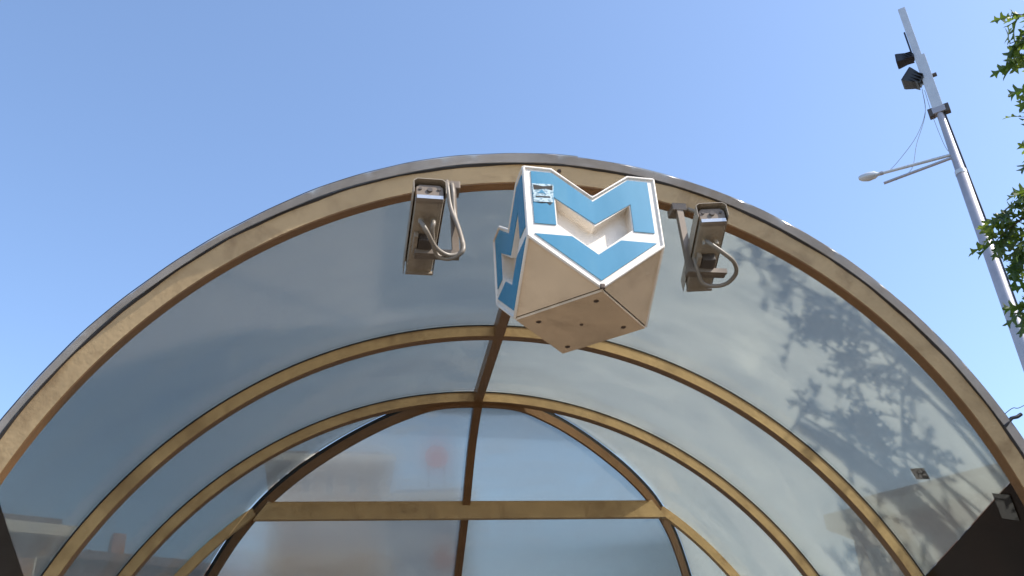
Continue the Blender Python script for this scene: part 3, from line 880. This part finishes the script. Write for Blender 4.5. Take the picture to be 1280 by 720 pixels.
# ------------------------------------------------------------------ oak tree on the right
TX, TY = 5.3, -1.1
tree = empty('oak_tree', (TX, TY, 0), 'leafy green oak tree whose twigs reach in at the right edge', 'tree')
trunk_path = [(TX, TY, 0), (TX + .03, TY + .02, 1.2), (TX - .04, TY + .05, 2.6), (TX + .02, TY, 4.2), (TX - .05, TY + .05, 6.0), (TX, TY, 7.6)]
tube('trunk', catmull(trunk_path, 4), [0.26 - 0.2 * i / 20 for i in range(21)], M['bark'], tree, 14)
def leaf_outline():
    half = [(0.0, 0.0), (0.012, 0.10), (0.10, 0.17), (0.24, 0.15), (0.15, 0.25), (0.06, 0.31), (0.16, 0.42), (0.40, 0.44), (0.30, 0.53), (0.16, 0.56), (0.06, 0.60),
            (0.14, 0.70), (0.30, 0.77), (0.17, 0.80), (0.07, 0.82), (0.07, 0.90)]
    return half
def leaf_vf():
    half = leaf_outline()
    vs = []; fs = []
    mid = [0.0, 0.31, 0.60, 0.82, 1.0]
    # midrib verts then right and left outlines
    sp = []
    for i, (x, y) in enumerate(half): sp.append((x, y))
    def zc(x, y): return 0.30 * abs(x) - 0.38 * (y - 0.4) ** 2
    mv = [len(vs) + i for i in range(len(mid))]
    for y in mid: vs.append((0, y, zc(0, y)))
    for sgn in (1, -1):
        ids = []
        for x, y in sp[1:]:
            ids.append(len(vs)); vs.append((sgn * x * 0.78, y + 0.22 * x, zc(x, y)))
        groups = [(0, 1, ids[0:5]), (1, 2, ids[4:10]), (2, 3, ids[9:14]), (3, 4, ids[13:15])]
        for m0, m1, g_ in groups:
            f = [mv[m0]] + g_ + [mv[m1]]
            fs.append(tuple(f if sgn > 0 else reversed(f)))
    return [Vector(v) for v in vs], fs
LV, LF = leaf_vf()
leaf_me = bpy.data.meshes.new('leaf')
leaf_me.from_pydata([tuple(v) for v in LV], [], LF); leaf_me.materials.append(M['leaf'])
def leaf_matrix(p, direction, size, rg):
    y = Vector(direction).normalized()
    a = Vector((rg.gauss(0, 1), rg.gauss(0, 1), 1.3 + rg.gauss(0, 1)))
    x = y.cross(a).normalized(); z = x.cross(y)
    m = Matrix((x, y, z)).transposed().to_4x4() @ Matrix.Diagonal((size * rg.uniform(.8, 1.05), size, size, 1))
    m.translation = p
    return m
def twig_leaves(path, n, rg, size, droop=0.5, t0=0.15):
    """leaf matrices along a twig path"""
    path = [Vector(p) for p in path]; out = []
    for i in range(n):
        t = t0 + (1 - t0) * (i + rg.random()) / n
        k = t * (len(path) - 1); j = min(int(k), len(path) - 2)
        p = path[j].lerp(path[j + 1], k - j)
        d = (path[j + 1] - path[j]).normalized()
        side_ = Vector((rg.gauss(0, 1), rg.gauss(0, 1), rg.gauss(0, .7) - droop)).normalized()
        dr = (d * 0.55 + side_).normalized()
        out.append(leaf_matrix(p, dr, size * rg.uniform(0.7, 1.15), rg))
    return out
# twigs that hang into view (base off to the right, tip towards the canopy)
near_twigs = [
    # path points relative to the axis height, leaves, leaf size
    ([(2.95, -0.95, 3.35), (2.66, -0.78, 3.36), (2.47, -0.69, 3.40)], 15, 0.118),
    ([(2.95, -0.95, 3.35), (2.66, -0.76, 3.30), (2.44, -0.64, 3.25)], 20, 0.120),
    ([(2.95, -0.95, 3.35), (2.66, -0.74, 3.24), (2.44, -0.62, 3.15)], 20, 0.120),
    ([(2.95, -0.95, 3.30), (2.70, -0.68, 3.10), (2.50, -0.55, 3.03)], 14, 0.118),
    ([(2.95, -0.75, 3.05), (2.70, -0.58, 2.98), (2.51, -0.49, 2.91)], 16, 0.110),
    ([(2.98, -0.52, 2.95), (2.74, -0.34, 2.84), (2.63, -0.28, 2.80)], 8, 0.110),
    ([(2.98, -0.40, 2.85), (2.76, -0.26, 2.72), (2.57, -0.16, 2.62), (2.49, -0.11, 2.56)], 32, 0.120),
    ([(2.98, -0.40, 2.85), (2.72, -0.20, 2.62), (2.54, -0.08, 2.50), (2.47, -0.05, 2.44)], 22, 0.115),
    ([(2.98, -0.30, 2.68), (2.74, -0.12, 2.52), (2.60, -0.05, 2.42), (2.57, -0.03, 2.31)], 24, 0.115),
    ([(2.95, -0.12, 2.40), (2.74, 0.0, 2.28), (2.64, 0.05, 2.25)], 10, 0.11),
    ([(2.95, -0.02, 2.30), (2.72, 0.06, 2.18), (2.60, 0.09, 2.12)], 20, 0.115),
]
rg = random.Random(21)
def tilt_twig(path):
    return catmull([W(*p) for p in path], 4)
for path, n, size in near_twigs:
    pp = tilt_twig(path)
    tw = tube('twig', pp, [0.007 - 0.005 * i / (len(pp) - 1) for i in range(len(pp))], M['bark'], tree, 6)
    for mtx in twig_leaves(pp, int(n * 1.2), rg, size * 1.22, 0.6, 0.3):
        o = bpy.data.objects.new('leaf', leaf_me)
        COL.objects.link(o); o.parent = tree; o.matrix_parent_inverse = world_of(tree).inverted(); o.matrix_basis = mtx
# the rest of the crown: clipped where it would enter the camera's view
rg = random.Random(5)
cn = Vector((0.790, -0.544, -0.282))
verts, faces = [], []
tv, tf = [], []
cc = W(5.0, -1.15, 3.5)
hubs = []
SPRAYS = [W(2.87, -1.21, 4.24), W(3.03, -1.09, 3.94), W(3.22, -0.95, 3.50), W(3.12, -0.28, 3.24), W(3.35, -0.29, 3.82), W(3.12, -0.42, 2.92), W(3.44, 0.39, 2.80)]
for b in range(46):
    while True:
        q = Vector((rg.uniform(-1, 1), rg.uniform(-1, 1), rg.uniform(-1, 1)))
        if 0.45 < q.length < 1.0: break
    p = cc + Vector((q.x * 2.6, q.y * 2.6, q.z * 2.1))
    if cn.dot(p - CAMP) < 0.35: p += cn * (0.35 - cn.dot(p - CAMP))
    dz_ = p.z - AX - 1.5
    if p.x - 0.875 * dz_ < 3.0 and -1.2 < p.y + 0.408 * dz_ < 2.8: p.x += 3.0 - (p.x - 0.875 * dz_)      # open on the canopy side
    if b < len(SPRAYS): p = SPRAYS[b]
    hubs.append(p)
    s = Vector((TX, TY, max(2.4, min(7.0, p.z - 0.6 - 1.8 * rg.random()))))
    mid = s.lerp(p, 0.5) + Vector((0, 0, 0.25))
    pts = catmull([s, mid, p], 4)
    v, f = tube_vf(pts, [0.055 - 0.045 * i / (len(pts) - 1) for i in range(len(pts))], 7)
    mesh_obj('branch', v, f, M['bark'], tree, smooth=60)
nleaf = 0
for q in ((2.95, -0.95, 3.33), (2.95, -0.75, 3.05), (2.98, -0.42, 2.86), (2.98, -0.30, 2.68), (2.95, -0.08, 2.36)):
    e = W(*q); s_ = Vector((TX, TY, e.z - 0.9))
    pts = catmull([s_, s_.lerp(e, 0.55) + Vector((0.1, -0.25, 0.3)), e], 5)
    v, f = tube_vf(pts, [0.022 - 0.016 * i / (len(pts) - 1) for i in range(len(pts))], 7)
    mesh_obj('branch', v, f, M['bark'], tree, smooth=60)
for hub in hubs:
    for k in range(8 if hub in SPRAYS else 14):
        sp_ = 0.22 if hub in SPRAYS else 0.45
        e = hub + Vector((rg.gauss(0, sp_), rg.gauss(0, sp_), rg.gauss(0, sp_ * .8)))
        if cn.dot(e - CAMP) < 0.14: continue
        mid = hub.lerp(e, .5) + Vector((rg.gauss(0, .05), rg.gauss(0, .05), .06))
        pts = catmull([hub, mid, e], 3)
        v, f = tube_vf(pts, [0.008 - 0.005 * i / (len(pts) - 1) for i in range(len(pts))], 5, len(tv))
        tv += v; tf += f
        for mtx in twig_leaves(pts, 7 if hub in SPRAYS else 20, rg, 0.125, 0.4, 0.2):
            if cn.dot(mtx.translation - CAMP) < 0.13: continue
            b = len(verts)
            verts += [mtx @ v_ for v_ in LV]; faces += [tuple(b + i for i in f_) for f_ in LF]
            nleaf += 1
crown = mesh_obj('crown', verts, faces, M['leaf'], tree, recalc=False)
crown['kind'] = 'stuff'
tws = mesh_obj('fine_twigs', tv, tf, M['bark'], tree, recalc=False)
tws['kind'] = 'stuff'

# ------------------------------------------------------------------ buildings across the street, seen through the glazing
def building(name, az0, az1, dist, top, depth, turn, wallm, label, floors, cols, roof='flat', cat='building'):
    """front facade spans two bearings from the entrance; top = roof height"""
    a0, a1 = math.radians(az0), math.radians(az1)
    A = Vector((CAMP.x + math.sin(a0) * dist, CAMP.y + math.cos(a0) * dist, 0))
    B = Vector((CAMP.x + math.sin(a1) * dist * turn, CAMP.y + math.cos(a1) * dist * turn, 0))
    ux = (B - A); wlen = ux.length; ux.normalize(); out = Vector((ux.y, -ux.x, 0))
    root = empty(name, (A + B) / 2, label, cat, 'buildings across the street')
    def Q(u, d, z): return A + ux * u - out * d + Vector((0, 0, z))
    def bx(n, u0, u1, d0, d1, z0, z1, m, par):
        vs = [Q(u, d, z) for u in (u0, u1) for d in (d0, d1) for z in (z0, z1)]
        return mesh_obj(n, vs, [(0, 1, 3, 2), (4, 6, 7, 5), (0, 4, 5, 1), (2, 3, 7, 6), (0, 2, 6, 4), (1, 5, 7, 3)], m, par)
    bx('wall', 0, wlen, 0, depth, 0, top, wallm, root)
    if roof == 'flat':
        rf = bx('roof', -0.5, wlen + 0.5, -0.6, depth + .5, top + 0.003, top + 0.45, M['bw_pale'], root)
        bx('parapet', 0.3, wlen - .3, 0.2, depth - .3, top + 0.453, top + 0.9, M['roof_dark'], rf)
    else:
        vs = [Q(-.6, -.7, top + .003), Q(wlen + .6, -.7, top + .003), Q(wlen + .6, depth + .7, top + .003), Q(-.6, depth + .7, top + .003), Q(1.5, depth / 2, top + 2.2), Q(wlen - 1.5, depth / 2, top + 2.2)]
        rf = mesh_obj('roof', vs, [(3, 2, 1, 0), (0, 1, 5, 4), (2, 3, 4, 5), (1, 2, 5), (3, 0, 4)], M['roof_dark'], root)
        bx('chimney', wlen * .3, wlen * .3 + .7, depth / 2 - .4, depth / 2 + .4, top + 1.2, top + 3.2, M['bw_brick'], rf)
    fh = top / floors; cw = wlen / cols
    shared = {}
    for fl in range(floors):
        for c in range(cols):
            u0 = c * cw + cw * .28; u1 = u0 + cw * .44; z0 = fl * fh + fh * .28; z1 = z0 + fh * .5
            o = bx('window', 0, cw * .44, -0.03, 0.02, 0, fh * .5, M['window'], root) if 'w' not in shared else None
            if o is not None:
                shared['w'] = o.data
                p_ = bx('pane', 0.09, cw * .44 - .09, -0.045, -0.031, .09, fh * .5 - .09, M['pane'], o); shared['p'] = p_.data
                off = Q(u0, 0, z0) - Q(0, 0, 0); o.location = off
            else:
                o = bpy.data.objects.new('window', shared['w']); COL.objects.link(o); o.parent = root
                o.matrix_parent_inverse = root.matrix_basis.inverted(); o.location = Q(u0, 0, z0) - Q(0, 0, 0)
                p_ = bpy.data.objects.new('pane', shared['p']); COL.objects.link(p_); p_.parent = o
    return root
building('street_building', -34, -15.5, 42, 12.6, 12, 1.0, M['bw_brown'], 'low brown building with a pale flat roof edge seen through the left glass', 4, 9)
building('street_building', -14.8, -5.2, 52, 14.2, 12, 1.05, M['bw_brick'], 'brick building with a dark hipped roof behind the left ribs', 4, 7, 'hip')
tb = building('tower_block', -4.8, 2.2, 58, 22.0, 14, 1.0, M['bw_taupe'], 'tall taupe tower block blurred behind the frosted end panes', 8, 5)
building('street_building', 2.4, 7.2, 58, 19.5, 14, 1.0, M['bw_grey'], 'dark grey block standing right beside the taupe tower', 6, 4)
building('street_building', 29.5, 52, 30, 8.8, 12, 0.93, M['bw_brick'], 'red brick building with a flat roof seen through the right glass', 3, 9)
# red roof sign on the grey block
sx_, sy_ = CAMP.x + math.sin(math.radians(5.3)) * 57.2, CAMP.y + math.cos(math.radians(5.3)) * 57.2
rs = empty('roof_sign', (sx_, sy_, 20.4), 'round red roof sign blurred behind the upper left end pane', 'sign')
tube('sign_disc', [(sx_, sy_, 22.2), (sx_, sy_ + 0.3, 22.2)], 0.72, M['red_sign'], rs, 24)
for dx in (-.5, .5):
    tube('leg', [(sx_ + dx, sy_ + .45, 20.38), (sx_ + dx, sy_ + .45, 22.4)], 0.07, M['black'], rs, 6)

# unseen building added right of the entrance to shade the ground on that side
A_ = (14.0, 3.0); 
rb = empty('added_shade_building', (19, -9, 0), 'plain pale unseen building added right of the entrance to shade the ground', 'building')
box('wall', (19, -9, 4.5), (10, 24, 9.0), M['bw_pale'], rb)
box('roof', (19, -9, 9.2), (10.8, 24.8, 0.4), M['roof_dark'], rb)
wme = None
for fl in range(3):
    for c in range(8):
        y = -19.5 + c * 3.0; z = 1.7 + fl * 2.8
        if wme is None:
            w0 = box('window', (13.98, y, z), (0.06, 1.5, 1.5), M['window'], rb); wme = w0.data; o0 = (y, z)
            p0 = box('pane', (13.94, y, z), (0.03, 1.3, 1.3), M['pane'], w0); pme = p0.data
        else:
            w1 = bpy.data.objects.new('window', wme); COL.objects.link(w1); w1.parent = rb
            w1.matrix_parent_inverse = rb.matrix_basis.inverted(); w1.location = (0, y - o0[0], z - o0[1])
            p1 = bpy.data.objects.new('pane', pme); COL.objects.link(p1); p1.parent = w1
